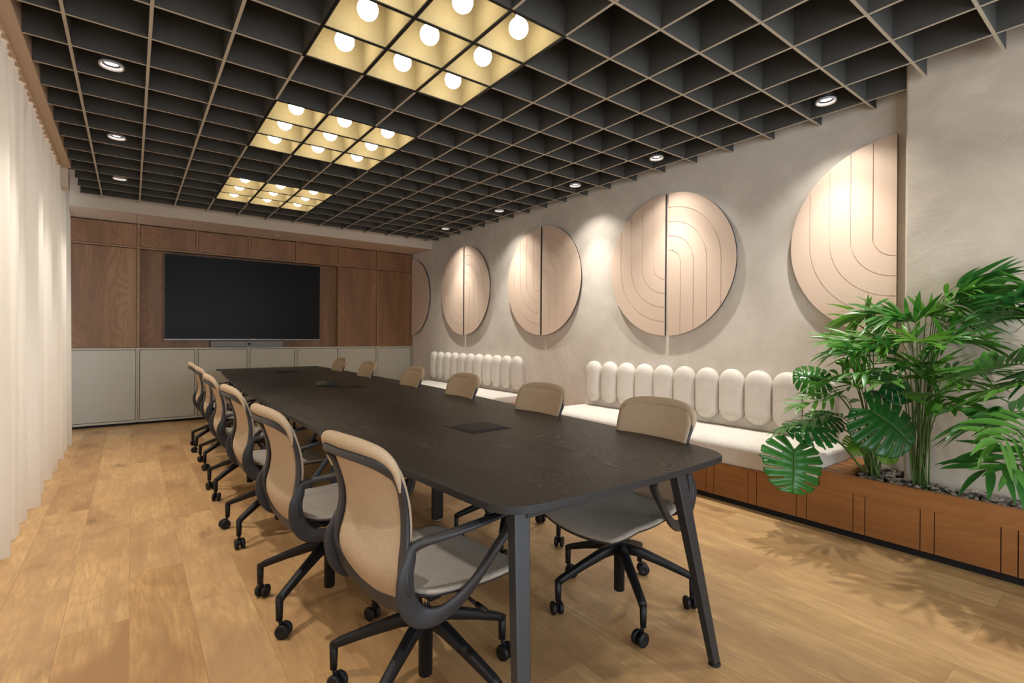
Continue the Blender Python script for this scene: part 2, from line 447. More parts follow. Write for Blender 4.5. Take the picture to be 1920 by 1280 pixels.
# light boxes: pale felt liners of three by three cells with globe bulbs
def bulb_mesh():
    mb = MB(); prof = []
    for k in range(0, 15):
        th = PI*k/16
        prof.append((max(.001, .052*math.sin(th)), -.052*math.cos(th)))
    prof += [(.021, .056), (.016, .068)]
    mb.lathe(prof, n=28, cap=True); return mb
bulbs = []
def light_box(j0, label):
    t = thing('light_box', label, 'ceiling light', (OX-3*GX, OY+j0*GY, GZ), 0, 'three by three globe light boxes in the ceiling grid')
    ln = MB(); w = T+.001; th = .004
    for a in range(3):
        for b in range(3):
            x0, x1, y0, y1 = a*GX+w, (a+1)*GX-w, b*GY+w, (b+1)*GY-w
            z0, z1 = .001, .235
            ln.box((x0, y0, z0), (x0+th, y1, z1)).box((x1-th, y0, z0), (x1, y1, z1))
            ln.box((x0+th, y0, z0), (x1-th, y0+th, z1)).box((x0+th, y1-th, z0), (x1-th, y1, z1))
            ln.box((x0, y0, z1), (x1, y1, z1+.004))
    ln.build('felt_liner', M['palefelt'], t)
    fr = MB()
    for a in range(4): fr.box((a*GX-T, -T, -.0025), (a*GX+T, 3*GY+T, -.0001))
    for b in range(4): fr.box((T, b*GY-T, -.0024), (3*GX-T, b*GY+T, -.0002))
    fr.build('backlit_edge_strips', M['black'], t)  # added black strips imitate how dark the backlit baffle edges look
    for a in range(3):
        for b in range(3):
            if bulbs: o = bulbs[0].copy(); COL.objects.link(o); o.parent = t
            else:
                o = bulb_mesh().build('bulb', M['bulb'], t); bulbs.append(o)
                o['label'] = 'glowing opal globe bulb'
            o.location = ((a+.5)*GX, (b+.5)*GY, .062)
            s = MB().lathe([(.022, .07), (.022, .11), (.006, .112), (.006, .174)], n=16).build('socket', M['black'], o)
    return t
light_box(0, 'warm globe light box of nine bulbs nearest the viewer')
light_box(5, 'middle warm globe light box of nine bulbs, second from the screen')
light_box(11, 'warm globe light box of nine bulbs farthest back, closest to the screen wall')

# downlights
def downlight(x, y, label, group, warm=1.0, power=DOWN, wide=112):
    t = thing('downlight', label, 'downlight', (x, y, GZ+.012), 0, group)
    MB().lathe([(.046, .012), (.055, -.002), (.060, -.003), (.062, .002), (.062, .014), (.050, .018), (.046, .012)], n=36, cap=False).build('trim_ring', M['ring'], t)
    MB().lathe([(.046, .014), (.035, .018), (.036, .036), (.050, .04), (.050, .12), (.012, .122), (.012, .27)], n=28, cap=False).build('housing', M['ringdark'], t)
    MB().lathe([(.001, .020), (.034, .020), (.034, .026), (.001, .026)], n=28, cap=False).build('lens', M['lens'], t)
    l = bpy.data.lights.new('downlight_beam', 'SPOT'); l.energy = power; l.color = (1, min(1, .945*warm), min(1, .885*warm))
    l.spot_size = math.radians(wide); l.spot_blend = .6; l.shadow_soft_size = .03
    lo = bpy.data.objects.new('beam', l); COL.objects.link(lo); lo.parent = t; lo.location = (0, 0, .004)
    l2 = bpy.data.lights.new('downlight_core', 'SPOT'); l2.energy = power*4.0; l2.color = l.color
    l2.spot_size = math.radians(74); l2.spot_blend = .9; l2.shadow_soft_size = .025
    lo = bpy.data.objects.new('core_beam', l2); COL.objects.link(lo); lo.parent = t; lo.location = (0, 0, .004)
    return t
xr = OX+5.5*GX; xl = OX-5.5*GX
nm = ['nearest', 'second', 'third', 'fourth', 'farthest']
for k, j in enumerate((-1.5, 2.5, 5.5, 9.5, 13.5)):
    downlight(xr, OY+j*GY, 'round downlight above the bench wall, %s of the five to the viewer' % nm[k] if k < 4 else 'round downlight above the bench wall, farthest of the five from the viewer', 'downlights along the bench wall', 1.03)
for k, j in enumerate((5.5, 9.5, 13.5)):
    downlight(xl, OY+j*GY, 'round downlight beside the curtain, %s' % ['nearest the viewer', 'middle of the three', 'closest to the cabinets'][k], 'downlights along the curtain', .98, DOWN*.8, 84)
for j, wh in ((-3.5, 'behind the viewer'), (1.5, 'just outside the picture\'s top edge')):
    tdl = downlight(xl, OY+j*GY, 'round downlight beside the curtain, '+wh, 'downlights along the curtain', .98, DOWN*.8, 84)
downlight(OX+5.5*GX-2*GX, OY-4.5*GY, 'round downlight by the pier, outside the picture', 'downlights along the bench wall', 1.0, DOWN*.7, 120)

# ------------------------------------------------------------------ screen wall
YC = 8.40
DX = [-1.05, .071, .739, 1.405, 2.078, 2.749, 3.413, 4.068]
G_ = .017
ordn = ['far left, beside the curtain', 'second from the left', 'third from the left', 'middle one', 'third from the right', 'second from the right', 'far right, next to the bench wall']
for k in range(7):
    x0, x1 = DX[k], DX[k+1]
    c = thing('base_cabinet', 'pale grey-green flat base cabinet, %s' % ordn[k], 'cabinet', ((x0+x1)/2, YC, 0), 0, 'low cabinets under the screen')
    h = (x1-x0)/2
    bd = MB().box((-h+.0015, .046, .035), (h-.0015, .52, 1.005))
    bd.box((-h+.0015, 0, .035), (-h+G_, .0459, 1.005)).box((h-G_, 0, .035), (h-.0015, .0459, 1.005)).box((-h+G_, 0, .035), (h-G_, .0459, .06))
    bd.build('body', M['cab'], c)
    MB().box((-h+G_+.006, .010, .066), (h-G_-.006, .040, .995)).build('door', M['cab'], c, .0015)
    MB().box((-h+.0015, .045, 0), (h-.0015, .06, .035)).build('plinth', M['black'], c)
tag(box('cabinet_top', (DX[0], YC-.001, 1.005), (DX[-1], YC+.135, 1.026), M['cab'], None, .002), 'thin pale ledge running along the top of the low cabinets', 'ledge')
ZS0, ZS1 = 2.358, 2.376
for k in range(7):
    x0, x1 = DX[k], DX[k+1]; h = (x1-x0)/2
    c = thing('wall_cupboard', 'small brown wood cupboard panel above the screen, %s' % ordn[k], 'cupboard', ((x0+x1)/2, YC, ZS0), 0, 'upper row of wood panels')
    MB().box((-h+.001, .05, .002), (h-.001, .3, SZ-ZS0-.003)).box((-h+.001, 0, 0.002), (h-.001, .0499, .02)).box((-h+.001, 0, .02), (-h+.013, .0499, SZ-ZS0-.003)).box((h-.013, 0, .02), (h-.001, .0499, SZ-ZS0-.003)).build('body', M['walnut_trim'], c)
    MB().box((-h+.018, .014, .025), (h-.018, .04, SZ-ZS0-.010)).build('door', M['walnut'], c, .001)
for k, lb in ((0, 'tall brown wood panel at the far left beside the curtain'), (5, 'tall brown wood panel just right of the screen niche'), (6, 'tall brown wood panel in the corner by the bench wall')):
    x0, x1 = DX[k], DX[k+1]; h = (x1-x0)/2
    c = thing('tall_cupboard', lb, 'cupboard', ((x0+x1)/2, YC, 1.027), 0, 'tall wood panels beside the screen')
    H = ZS0-1.027
    MB().box((-h+.001, .05, 0), (h-.001, .3, H)).box((-h+.001, 0, 0), (-h+.013, .0499, H)).box((h-.013, 0, 0), (h-.001, .0499, H)).build('body', M['walnut_trim'], c)
    MB().box((-h+.018, .014, .005), (h-.018, .04, H-.008)).build('door', M['walnut'], c, .001)
c = thing('screen_niche', 'recessed brown wood backing panel behind the large screen', 'wood panel', (1.41, YC, 1.027))
MB().box((-1.338, .13, 0), (1.338, .15, ZS0-1.027)).build('back_panel', M['walnut'], c)
MB().box((-1.338, .0, 0), (-1.325, .13, ZS0-1.027)).box((1.325, .0, 0), (1.338, .13, ZS0-1.027)).build('side_board', M['walnut_trim'], c)

tv = thing('television', 'large black wall-mounted flat screen, switched off', 'television', (1.40, YC+.01, 1.135))
tvh, tvw = 1.19, 1.042
MB().box((-tvw, 0, 0), (tvw, .045, tvh)).build('housing', M['bezel'], tv, .004)
MB().box((-tvw+.008, -.0015, .018), (tvw-.008, .002, tvh-.008)).build('screen', M['screen'], tv)
MB().box((-tvw, -.003, -.001), (tvw, .002, .006)).build('lower_edge', M['ring'], tv)
MB().box((.03, -.003, .0075), (.105, -.001, .0125)).build('maker_mark', M['ring'], tv)
MB().box((-.3, .045, .3), (.3, .119, .8)).build('wall_bracket', M['black'], tv)
sb = thing('video_bar', 'grey conference bar with a camera under the big screen', 'speaker bar', (1.398, YC-.012, 1.03))
MB().box((-.482, 0, 0), (.482, .09, .085)).build('housing', M['greybar'], sb, .006)
MB().lathe([(.001, -.004), (.014, -.004), (.016, 0), (.016, .01)], c=(.01, 0, .045), n=20, axis='y').build('camera_lens', M['black'], sb)
MB().box((-.03, -.002, .03), (.055, .003, .06)).build('camera_window', M['bezel'], sb, .001)

# ------------------------------------------------------------------ curtain
def curtain():
    y0, y1, z1 = -1.2, 7.42, 2.782
    rnd = random.Random(3)
    ph = [rnd.uniform(0, 6.28) for _ in range(6)]
    def fn(u, v):
        y = y0+(y1-y0)*u; z = .004+(z1-.004)*v
        top = max(0, (v-.90)/.10); top = min(1, top)**.6
        sq = lambda q: math.copysign(abs(q)**.6, q)
        low = .052*sq(math.sin(2*PI*y/.37+1.5*math.sin(y*1.3+ph[0]))) + .014*math.sin(2*PI*y/.185+ph[1]+1.1*math.sin(y*2.3)) + .012*math.sin(2*PI*y/.83+ph[2]) + .004*math.sin(2*PI*y/.083+ph[3])*(1-v*.3)
        hi = .020*math.sin(2*PI*y/.115)
        x = -.575+.006*top+low*(1-.85*top)*(1-.35*v)+hi*(.25*v+.75*top)
        yy = y+.035*math.sin(2*PI*y/.37+1.5*math.sin(y*1.3+ph[0])+1.2)*(1-v)
        zz = z+(.012*math.sin(y*5)+.004*math.sin(y*23)+.010)*(1-v)
        return (x, yy, zz)
    t = thing('curtain', 'floor-length cream linen curtain with pleated top along the left side', 'curtain', (0, 0, 0))
    MB().grid(fn, 1300, 34).build('cloth', M['curtain'], t)
    def hem(u, v):
        p = fn(u, v*.012); return (p[0]+.0022, p[1], p[2])
    tr = MB().box((-.565, y0, 2.790), (-.535, y1-1.02, 2.7995)); tr.build('track', M['bulk'], t)
    hk = MB(); y = 2.6
    while y < 6.4:
        x, yy, _ = fn((y-y0)/(y1-y0), 1); hk.box((x-.002, yy-.005, 2.770), (x+.012, yy+.005, 2.7995)); y += .115
    hk.build('hook', M['black'], t)['kind'] = 'stuff'
    return t
curtain()

# ------------------------------------------------------------------ wall discs
DR, DXF, DZ = .671, 4.042, 1.906
def disc_half(Y, far, label):
    t = thing('acoustic_panel', label, 'wall panel', (DXF, Y, DZ), 0, 'half-round felt wall panels')
    s = 1 if far else -1
    def tf(a, b, c): return (c, s*a, (b if far else -b))
    R = DR; st = R/5; g = .0026; N = 24
    mb = MB()
    def circ(b0, b1, n):  # points on the outer circle between angles
        return [(R*math.cos(b0+(b1-b0)*k/n), R*math.sin(b0+(b1-b0)*k/n)) for k in range(n+1)]
    for k in range(5):
        a0 = k*st+(g if k else 0); a1 = (k+1)*st-g
        poly = []
        # inner path from bottom to top
        if k == 0: inner = [(0, 0)]; 
        else: inner = [(a0*math.sin(q*PI/2/N), -a0*math.cos(q*PI/2/N)) for q in range(N+1)]
        ztop0 = math.sqrt(R*R-a0*a0)
        if k < 4:
            outer = [(a1*math.sin(q*PI/2/N), -a1*math.cos(q*PI/2/N)) for q in range(N+1)]
            zt1 = math.sqrt(R*R-a1*a1)
            arc = circ(math.atan2(zt1, a1), math.atan2(ztop0, a0), 8)
            poly = outer+arc+list(reversed(inner))
        else:
            arc = circ(-PI/2, math.atan2(ztop0, a0), 48)
            poly = arc+list(reversed(inner))
        # split band into quads for a clean surface
        mb.prism(poly, 0, .006, 0, 1, tf)
    mb.build('face', [M['disc'], M['disc']], t)
    arc = circ(-PI/2, PI/2, 64)
    MB().prism(arc, .006, .022, 0, 1, tf).build('backing', [M['disc'], M['discedge']], t)
    sp = MB()
    for zz in (-.42, .42): sp.box((.022, min(s*.03, s*.10), zz-.03), (XW-DXF-.0005, max(s*.03, s*.10), zz+.03))
    sp.build('spacer', M['ring'], t)
    return t
disc_half(1.13, True, 'half-round blush felt panel beside the pier, nearest the viewer and right above the plants')
disc_half(2.93+.018, True, 'left half of the round blush felt panel over the near bench')
disc_half(2.93-.018, False, 'right half of the round blush felt panel over the near bench')
disc_half(4.76+.018, True, 'left half of the middle round blush felt panel, between the two benches')
disc_half(4.76-.018, False, 'right half of the middle round blush felt panel, between the two benches')
disc_half(6.58+.018, True, 'left half of the round blush felt panel over the far bench')
disc_half(6.58-.018, False, 'right half of the round blush felt panel over the far bench')
disc_half(8.37, False, 'half-round blush felt panel in the far corner next to the wood cabinets')

# ------------------------------------------------------------------ bench, planter
XB = 3.5
bench = thing('bench_base', 'long low orange-brown wooden bench and planter box along the right wall', 'bench', (0, 0, 0))
ZB = .275
bb = MB()
gr = [1.81-.3262*k for k in range(-18, 9)]
cuts = sorted([g+.031 for g in gr]+[g-.031 for g in gr]); cuts = [c for c in cuts if -2.9 < c < 7.6]
e = [-2.95]+cuts+[7.68]
for a, b in zip(e[:-1], e[1:]): bb.box((XB, a+.0023, .046), (XB+.018, b-.0023, ZB))
bb.build('front_panel', M['teak'], bench, .0006)
MB().box((XB+.014, -2.95, .048), (XB+.03, 7.68, ZB-.002)).build('groove_backing', M['black'], bench)
MB().box((XB+.03, -2.95, 0), (XB+.05, 7.68, .048)).build('plinth', M['black'], bench)
MB().box((XB+.0005, 1.375, ZB), (XW-.001, 7.68, ZB+.012)).build('top_board', M['teak'], bench, .001)
MB().box((XB-.001, 4.035, ZB+.0125), (XW-.001, 5.065, .384)).build('raised_ledge', M['teak'], bench, .002)
MB().box((XB-.001, -2.95, ZB+.0005), (XB+.028, 1.375, .382)).box((XB+.028, 1.255, ZB+.0005), (XW-.001, 1.375, .382)).build('planter_rim', M['teak'], bench, .0015)
MB().box((XB+.03, 7.66, .0), (XW-.001, 7.68, ZB)).build('end_panel', M['teak'], bench)
tag(box('planter_soil', (XB+.03, -2.9, .2), (3.858, 1.25, .335), M['soil']), 'dark soil filling the wooden planter under the pebbles', 'soil', kind='stuff')
box('planter_soil', (3.858, 1.04, .2), (XW-.002, 1.25, .335), M['soil'])
tag(bpy.data.objects['planter_soil.001'], 'dark soil in the planter corner behind the monstera', 'soil', kind='stuff')
# pebbles
rnd = random.Random(11)
pb = MB()
def pebble(c, r, mb):
    n, mm = 7, 5; ax = [r*rnd.uniform(.8, 1.35), r*rnd.uniform(.7, 1.1), r*rnd.uniform(.45, .7)]
    rz = rnd.uniform(0, PI); tl = rnd.uniform(-.4, .4); rot = Matrix.Rotation(rz, 3, 'Z') @ Matrix.Rotation(tl, 3, 'X')
    v = []; f = []
    for i in range(1, mm):
        for k in range(n):
            th = PI*i/mm; ph = 2*PI*k/n
            j = rnd.uniform(.9, 1.08)
            v.append(rot @ Vector((ax[0]*math.sin(th)*math.cos(ph)*j, ax[1]*math.sin(th)*math.sin(ph)*j, ax[2]*math.cos(th)))+Vector(c))
    top = len(v); v.append(rot @ Vector((0, 0, ax[2]))+Vector(c)); v.append(rot @ Vector((0, 0, -ax[2]))+Vector(c))
    for i in range(mm-2):
        for k in range(n):
            k2 = (k+1) % n; f.append((i*n+k, i*n+k2, (i+1)*n+k2, (i+1)*n+k))
    for k in range(n):
        f.append((top, (k+1) % n, k)); f.append((top+1, (mm-2)*n+k, (mm-2)*n+(k+1) % n))
    mb.add(v, f, 0, True)
for k in range(1100):
    y = rnd.uniform(-.6, 1.235); x = rnd.uniform(XB+.045, 3.828 if y < 1.07 else 4.045)
    pebble((x, y, .345+rnd.uniform(0, .012)), rnd.uniform(.010, .018), pb)
o = pb.build('pebbles', M['pebble']); tag(o, 'grey and brown pebbles covering the planter', 'pebbles', kind='stuff')

def bench_cushion(y0, y1, label):
    def prof():
        # section in x,z : back to front, rounded front edge
        P = [(XW-.005, ZB+.014), (XW-.005, .47)]
        P += [(3.62, .468)]
        for k in range(1, 9):
            a = PI/2*k/8; P.append((3.62-.115*math.sin(a), .408+.06*math.cos(a)))
        P += [(XB+.004, .31), (XB+.012, ZB+.014)]
        return P
    pr = prof(); mb = MB(); n = len(pr); ys = [y0, y0+.006, y0+.02]; ys += [y0+.02+(y1-y0-.04)*k/30 for k in range(1, 30)]; ys += [y1-.02, y1-.006, y1]
    cx, cz = 3.78, .38; v = []; f = []
    for i, y in enumerate(ys):
        e = .0 if 3 <= i < len(ys)-3 else [.018, .006, .001][min(i, len(ys)-1-i)]
        for (x, z) in pr:
            dx = e if x < cx else -e; dz = -e if z > cz else 0
            v.append((x+dx, y, z+dz))
    for i in range(len(ys)-1):
        for k in range(n):
            k2 = (k+1) % n; f.append((i*n+k, i*n+k2, (i+1)*n+k2, (i+1)*n+k))
    f.append(tuple(range(n))); f.append(tuple((len(ys)-1)*n+k for k in reversed(range(n))))
    mb.add(v, f, 0, False)
    for i in range(len(mb.sm)-2): mb.sm[i] = 2 <= i % n <= n-4
    o = mb.build('seat_cushion', M['boucle'], None, 0)
    tag(o, label, 'cushion')
bench_cushion(1.385, 4.02, 'long off-white seat cushion on the near bench, behind the plants')
bench_cushion(5.08, 7.64, 'long off-white seat cushion on the far bench')

ords = ['first', 'second', 'third', 'fourth', 'fifth', 'sixth', 'seventh', 'eighth', 'ninth', 'tenth', 'eleventh']
PW = .2258; PZ0, PZ1 = .515, .958
pill_src = []
def pill(yc, label, group):
    if pill_src:
        o = pill_src[0].copy(); COL.objects.link(o)
    else:
        w = PW/2-.0015; L = (PZ1-PZ0)/2; mb = MB(); NR = 12; NA = 48; D = .085
        # rounded pill : rings shrinking towards the front
        v = []; f = []
        def outline(a, inset):
            r = w-inset; h = L-w
            c, s_ = math.cos(a), math.sin(a)
            return (r*c, (h if s_ >= 0 else -h)+r*s_)
        rings = []
        for i in range(NR+1):
            t = i/NR; q_ = .985*(1-math.cos(t*PI/2))**.85; ins = w*q_
            x = -(.02+(D-.02)*math.sqrt(max(0, 1-(1-q_)**2.7)))
            rings.append((ins, x))
        rings = [(0.004, 0)]+rings
        for ins, x in rings:
            for k in range(NA):
                y, z = outline(2*PI*k/NA, ins); v.append((x, y, z))
        for i in range(len(rings)-1):
            for k in range(NA):
                k2 = (k+1) % NA; f.append((i*NA+k, i*NA+k2, (i+1)*NA+k2, (i+1)*NA+k))
        f.append(tuple(range(NA))); f.append(tuple((len(rings)-1)*NA+k for k in reversed(range(NA))))
        mb.add(v, f, 0, True)
        o = mb.build('back_cushion', M['boucle']); pill_src.append(o)
    o.location = (XW-.022, yc, (PZ0+PZ1)/2)
    tag(o, label, 'cushion', group)
for k in range(11):
    pill(3.96-PW*(k+.5), 'upright pill-shaped off-white back cushion over the near bench, %s from its far end' % ords[k], 'pill-shaped back cushions of the near bench')
for k in range(11):
    pill(5.11+PW*(k+.5), 'upright pill-shaped off-white back cushion over the far bench, %s from its near end' % ords[k], 'pill-shaped back cushions of the far bench')
for y0, y1, lb in ((1.477, 3.96, 'low padded backing strip behind the pill cushions of the near bench'), (5.11, 7.594, 'low padded backing strip behind the pill cushions of the far bench')):
    tag(box('backing_board', (XW-.021, y0, .472), (XW-.001, y1, .84), M['boucle'], None, .006), lb, 'backing board')

# ------------------------------------------------------------------ table
def table_outline():
    # centre line leans slightly; edges bow outwards
    L = [(.862, 1.128), (.822, 1.20), (.800, 1.45), (.775, 2.0), (.76, 2.6), (.755, 3.3), (.765, 4.2), (.79, 5.2), (.84, 6.2), (.91, 7.2), (.975, 7.86), (1.03, 7.93)]
    Rr = [(2.20, 8.0), (2.27, 7.93), (2.295, 7.2), (2.30, 6.2), (2.295, 5.2), (2.27, 4.2), (2.20, 3.3), (2.135, 2.6), (2.09, 2.0), (2.045, 1.5), (2.00, 1.24), (1.95, 1.145), (1.86, 1.105)]
    near = [(1.5, 1.085), (1.2, 1.085), (.95, 1.10)]
    return [(p.x, p.y) for p in spline([(x, y, 0) for x, y in L+Rr+near], 6, True)]
tbl = thing('conference_table', 'very long boat-shaped black oak conference table with angled metal legs', 'table', (1.47, 4.5, 0))
ol = [(x-1.47, y-4.5) for x, y in table_outline()]
MB().prism(ol, .716, .74, 0, 1).build('tabletop', [M['table'], M['blackmetal']], tbl, .003)
def tleg(x, y, fx, fy):
    """tapering flat steel leg from the top frame (x,y) to the foot (fx,fy)"""
    mb = MB(); v = []
    n = 2
    for (cx, cy, z, a, b) in ((x, y, .7155, .029, .02), (fx, fy, .008, .019, .014)):
        for (i, j) in ((-1, -1), (1, -1), (1, 1), (-1, 1)): v.append((cx+i*a, cy+j*b, z))
    mb.add(v, [(3, 2, 1, 0), (4, 5, 6, 7), (0, 1, 5, 4), (1, 2, 6, 5), (2, 3, 7, 6), (3, 0, 4, 7)])
    o = mb.build('leg', M['blackmetal'], tbl, .004)
    MB().lathe([(.02, .0), (.022, .002), (.022, .008), (.016, .009)], c=(fx, fy, 0), n=16).build('foot_glide', M['black'], o)
Y0 = 1.14-4.5
tleg(1.645-1.47, Y0, 1.744-1.47, 1.04-4.5)
tleg(.92-1.47, 1.18-4.5, .80-1.47, 1.0-4.5)
tleg(2.12-1.47, 7.85-4.5, 2.2-1.47, 7.9-4.5); tleg(1.12-1.47, 7.85-4.5, 1.04-1.47, 7.9-4.5)
for yy, xa, xb in ((2.95, .955, 1.62), (5.75, 1.15, 2.0)):
    for xx in (xa, xb):
        lg = MB().box((xx-1.47-.035, yy-4.5-.02, .012), (xx-1.47+.035, yy-4.5+.02, .7155)).build('leg', M['blackmetal'], tbl, .004)
        MB().lathe([(.024, 0), (.024, .012), (.01, .013)], c=(xx-1.47, yy-4.5, 0), n=16).build('foot_glide', M['chrome'], lg)
fr = MB()
for yy, xa, xb in ((1.17, .93, 1.65), (2.95, .955, 1.62), (5.75, 1.15, 2.0), (7.85, 1.12, 2.12)):
    fr.box((xa-1.47, yy-4.5-.02, .685), (xb-1.47, yy-4.5+.02, .7155))
for xs_ in (-.25, .15): fr.box((xs_, -3.2, .675), (xs_+.05, 3.2, .7155))
fr.build('under_frame', M['blackmetal'], tbl)
MB().box((-.12, -2.6, .60), (.12, 2.6, .67)).build('cable_tray', M['black'], tbl)

def hatch(x, y, label):
    t = thing('power_hatch', label, 'cable hatch', (x, y, .7402), .03, 'cable hatches set into the table')
    MB().box((-.125, -.125, 0), (.125, .125, .003)).build('frame', M['blackmetal'], t, .001)
    MB().box((-.112, -.112, .0031), (.112, .085, .0055)).build('lid', M['black'], t, .0008)
    MB().box((-.06, .09, .0031), (.06, .108, .0036)).build('finger_slot', M['black'], t)
hatch(1.457, 2.222, 'square black cable hatch in the near part of the table')
hatch(1.60, 4.62, 'black cable hatch in the middle of the table beside the phone')
hatch(1.60, 6.93, 'black cable hatch at the far end of the table, closest to the screen')
ph = thing('conference_phone', 'small black conference phone with a sloping keypad on the table', 'phone', (1.475, 4.80, .7405), math.radians(-25)); ph.scale = (.86, .86, .86)
bp = MB(); 
v = [(-.13, -.05, 0), (.13, -.05, 0), (.13, .075, 0), (-.13, .075, 0), (-.13, -.05, .012), (.13, -.05, .012), (.13, .07, .055), (-.13, .07, .055)]
bp.add(v, [(3, 2, 1, 0), (4, 5, 6, 7), (0, 1, 5, 4), (1, 2, 6, 5), (2, 3, 7, 6), (3, 0, 4, 7)]); bp.build('body', M['bezel'], ph, .006)
kp = MB()
for a in range(4):
    for b in range(3):
        yy = -.03+b*.022; z = .012+(yy+.05)/.12*.043+.0008
        kp.box((-.02+a*.025, yy, z), (-.003+a*.025, yy+.012, z+.004))
kp.build('keys', M['blackmetal'], ph)
MB().add([(-.11, -.03, .0205), (-.04, -.03, .0205), (-.04, .05, .0492), (-.11, .05, .0492)], [(0, 1, 2, 3)]).build('display', M['bezel'], ph, solid=.002)

# ------------------------------------------------------------------ chairs
def build_chair(name, label, group):
    t = thing(name, label, 'office chair', (0, 0, 0), 0, group)
    rows = [(.415, -.160, .07), (.425, -.170, .13), (.45, -.190, .183), (.49, -.208, .206), (.53, -.214, .213), (.57, -.209, .209), (.61, -.200, .203), (.66, -.195, .200),
            (.72, -.203, .203), (.78, -.222, .209), (.815, -.234, .210), (.845, -.246, .200), (.868, -.260, .184), (.880, -.270, .165)]
    ZU = lambda z: z if z < .6 else .6+(z-.6)*1.075
    rr = spline([(w, y, ZU(z)) for z, y, w in rows], 3)
    def fn(u, v):
        k = v*(len(rr)-1); i = min(int(k), len(rr)-2); p = rr[i].lerp(rr[i+1], k-i); s_ = u*2-1
        ease = s_*(1-.0*abs(s_))
        dep = .030*(1-s_*s_)
        cz = .02*abs(s_)**5*max(0, (v-.6)/.4)
        return (s_*p.x, p.y-dep, p.z-cz)
    b = MB().grid(fn, 20, len(rr)-1).build('backrest', M['mesh'], t, solid=.007)
    # frame: loop behind the fabric
    hp = [(0, -.192, .402), (.10, -.190, .410), (.165, -.200, .437), (.202, -.218, .483), (.212, -.230, .53), (.205, -.225, .58), (.196, -.214, .63), (.192, -.212, .68), (.195, -.222, .74), (.201, -.240, .785), (.196, -.262, .815), (.165, -.286, .836), (.10, -.304, .845), (0, -.312, .847)]
    hp = [(x, y, ZU(z)) for x, y, z in hp]
    wd = [.026, .026, .027, .027, .024, .020, .018, .017, .017, .017, .017, .015, .013, .012]
    full = hp+[(-x, y, z) for x, y, z in reversed(hp[1:-1])]; fw = wd+list(reversed(wd[1:-1]))
    sp = spline(full, 4, True); sw = splv(fw, 4, True)
    MB().tube(sp, sw, 10, 0, True, guide=(0, 1, 0), rad2=.008, power=4).build('backrest_frame', M['chairplastic'], t)
    hp2 = [(.208, -.240, .765), (.213, -.250, .800), (.206, -.262, .836), (.170, -.278, .862), (.10, -.294, .874), (0, -.302, .877)]
    hp2 = [(x, y, ZU(z)) for x, y, z in hp2]
    hr = [.004, .010, .016, .021, .024, .025]
    full = hp2+[(-x, y, z) for x, y, z in reversed(hp2[:-1])]; fw = hr+list(reversed(hr[:-1]))
    MB().tube(spline(full, 5), splv(fw, 5), 14, guide=(0, 1, .35), rad2=[q*.82 for q in splv(fw, 5)]).build('headrest', M['mesh'], t)
    # arms
    A = [(.222, -.195, .618), (.262, -.10, .640), (.288, .02, .656), (.294, .095, .664), (.293, .132, .650), (.284, .125, .612), (.270, .065, .54), (.258, .0, .468), (.246, -.055, .422), (.232, -.120, .395), (.220, -.180, .408), (.220, -.222, .465), (.224, -.232, .53), (.220, -.217, .58)]
    aw = [.013, .009, .0065, .0065, .0085, .010, .0115, .014, .019, .026, .031, .031, .027, .020]
    bw = [.012, .018, .020, .020, .019, .016, .013, .011, .010, .0085, .008, .008, .009, .011]
    for s in (1, -1):
        sp = spline([(s*x, y, z) for x, y, z in A], 5, True)
        MB().tube(sp, splv(aw, 5, True), 12, 0, True, guide=(1, 0, 0), rad2=splv(bw, 5, True), power=4).build('armrest', M['chairplastic'], t)
    # seat
    def seat(u, v, dz=0, sh=0):
        y = -.175+.475*v; w = (.205+.045*math.sin(min(1, v*1.5)*PI/2))-sh
        if v > .8: w -= .05*((v-.8)/.2)**2.4
        if v < .12: w -= .05*((.12-v)/.12)**2
        s_ = u*2-1; x = s_*w
        z = .438+.014*s_*s_-.006*math.sin(v*PI) - (.045*((v-.72)/.28)**2 if v > .72 else 0)+.012*(1-v)**3
        y2 = y-.018*s_*s_*(1 if v > .6 else 0)*((v-.6)/.4 if v > .6 else 0)-sh*.3
        return (x, y2, z+dz)
    MB().grid(lambda u, v: seat(u, v), 22, 26).build('seat', M['seatmesh'], t, solid=.012)
    MB().grid(lambda u, v: seat(u, v, -.011, .006), 22, 26).build('seat_shell', M['chairplastic'], t, solid=.010)
    mc = MB().box((-.075, -.13, .365), (.075, .10, .412)).box((-.16, -.10, .395), (.16, -.05, .415)).box((-.16, .03, .395), (.16, .07, .415))
    mc.build('tilt_mechanism', M['black'], t, .008)
    MB().tube([(.07, .02, .385), (.17, .03, .38), (.235, .035, .365)], .006, 8).tube([(.225, .035, .368), (.27, .035, .362)], .009, 8).build('height_lever', M['black'], t)
    MB().lathe([(.014, .268), (.014, .37)], n=16).build('lift_rod', M['chrome'], t)
    MB().lathe([(.021, .055), (.024, .058), (.025, .235), (.036, .24), (.038, .262), (.03, .276), (.016, .278)], n=24).build('gas_lift', M['black'], t)
    # base legs with casters
    lg = MB(); pts = [(.02, 0, .252), (.09, 0, .240), (.20, 0, .200), (.30, 0, .160), (.318, 0, .150)]
    hz = [.023, .021, .017, .014, .013]; wy = [.021, .020, .017, .0155, .015]
    lg.tube(pts, hz, 12, 0, guide=(0, 1, 0), rad2=wy, power=4)
    lg.tube([(.318, 0, .158), (.318, 0, .105), (.318, 0, .068)], [.013, .012, .011], 12, 0, power=4)
    leg0 = lg.build('base_leg', M['black'], t)
    cs = MB()
    for s in (-1, 1):
        cs.lathe([(.012, s*.006), (.025, s*.007), (.0285, s*.011), (.0285, s*.021), (.025, s*.025), (.012, s*.0255), (.008, s*.0235)], n=24, axis='y')
    cs.lathe([(.0095, -.008), (.0095, .008)], n=12, axis='y')
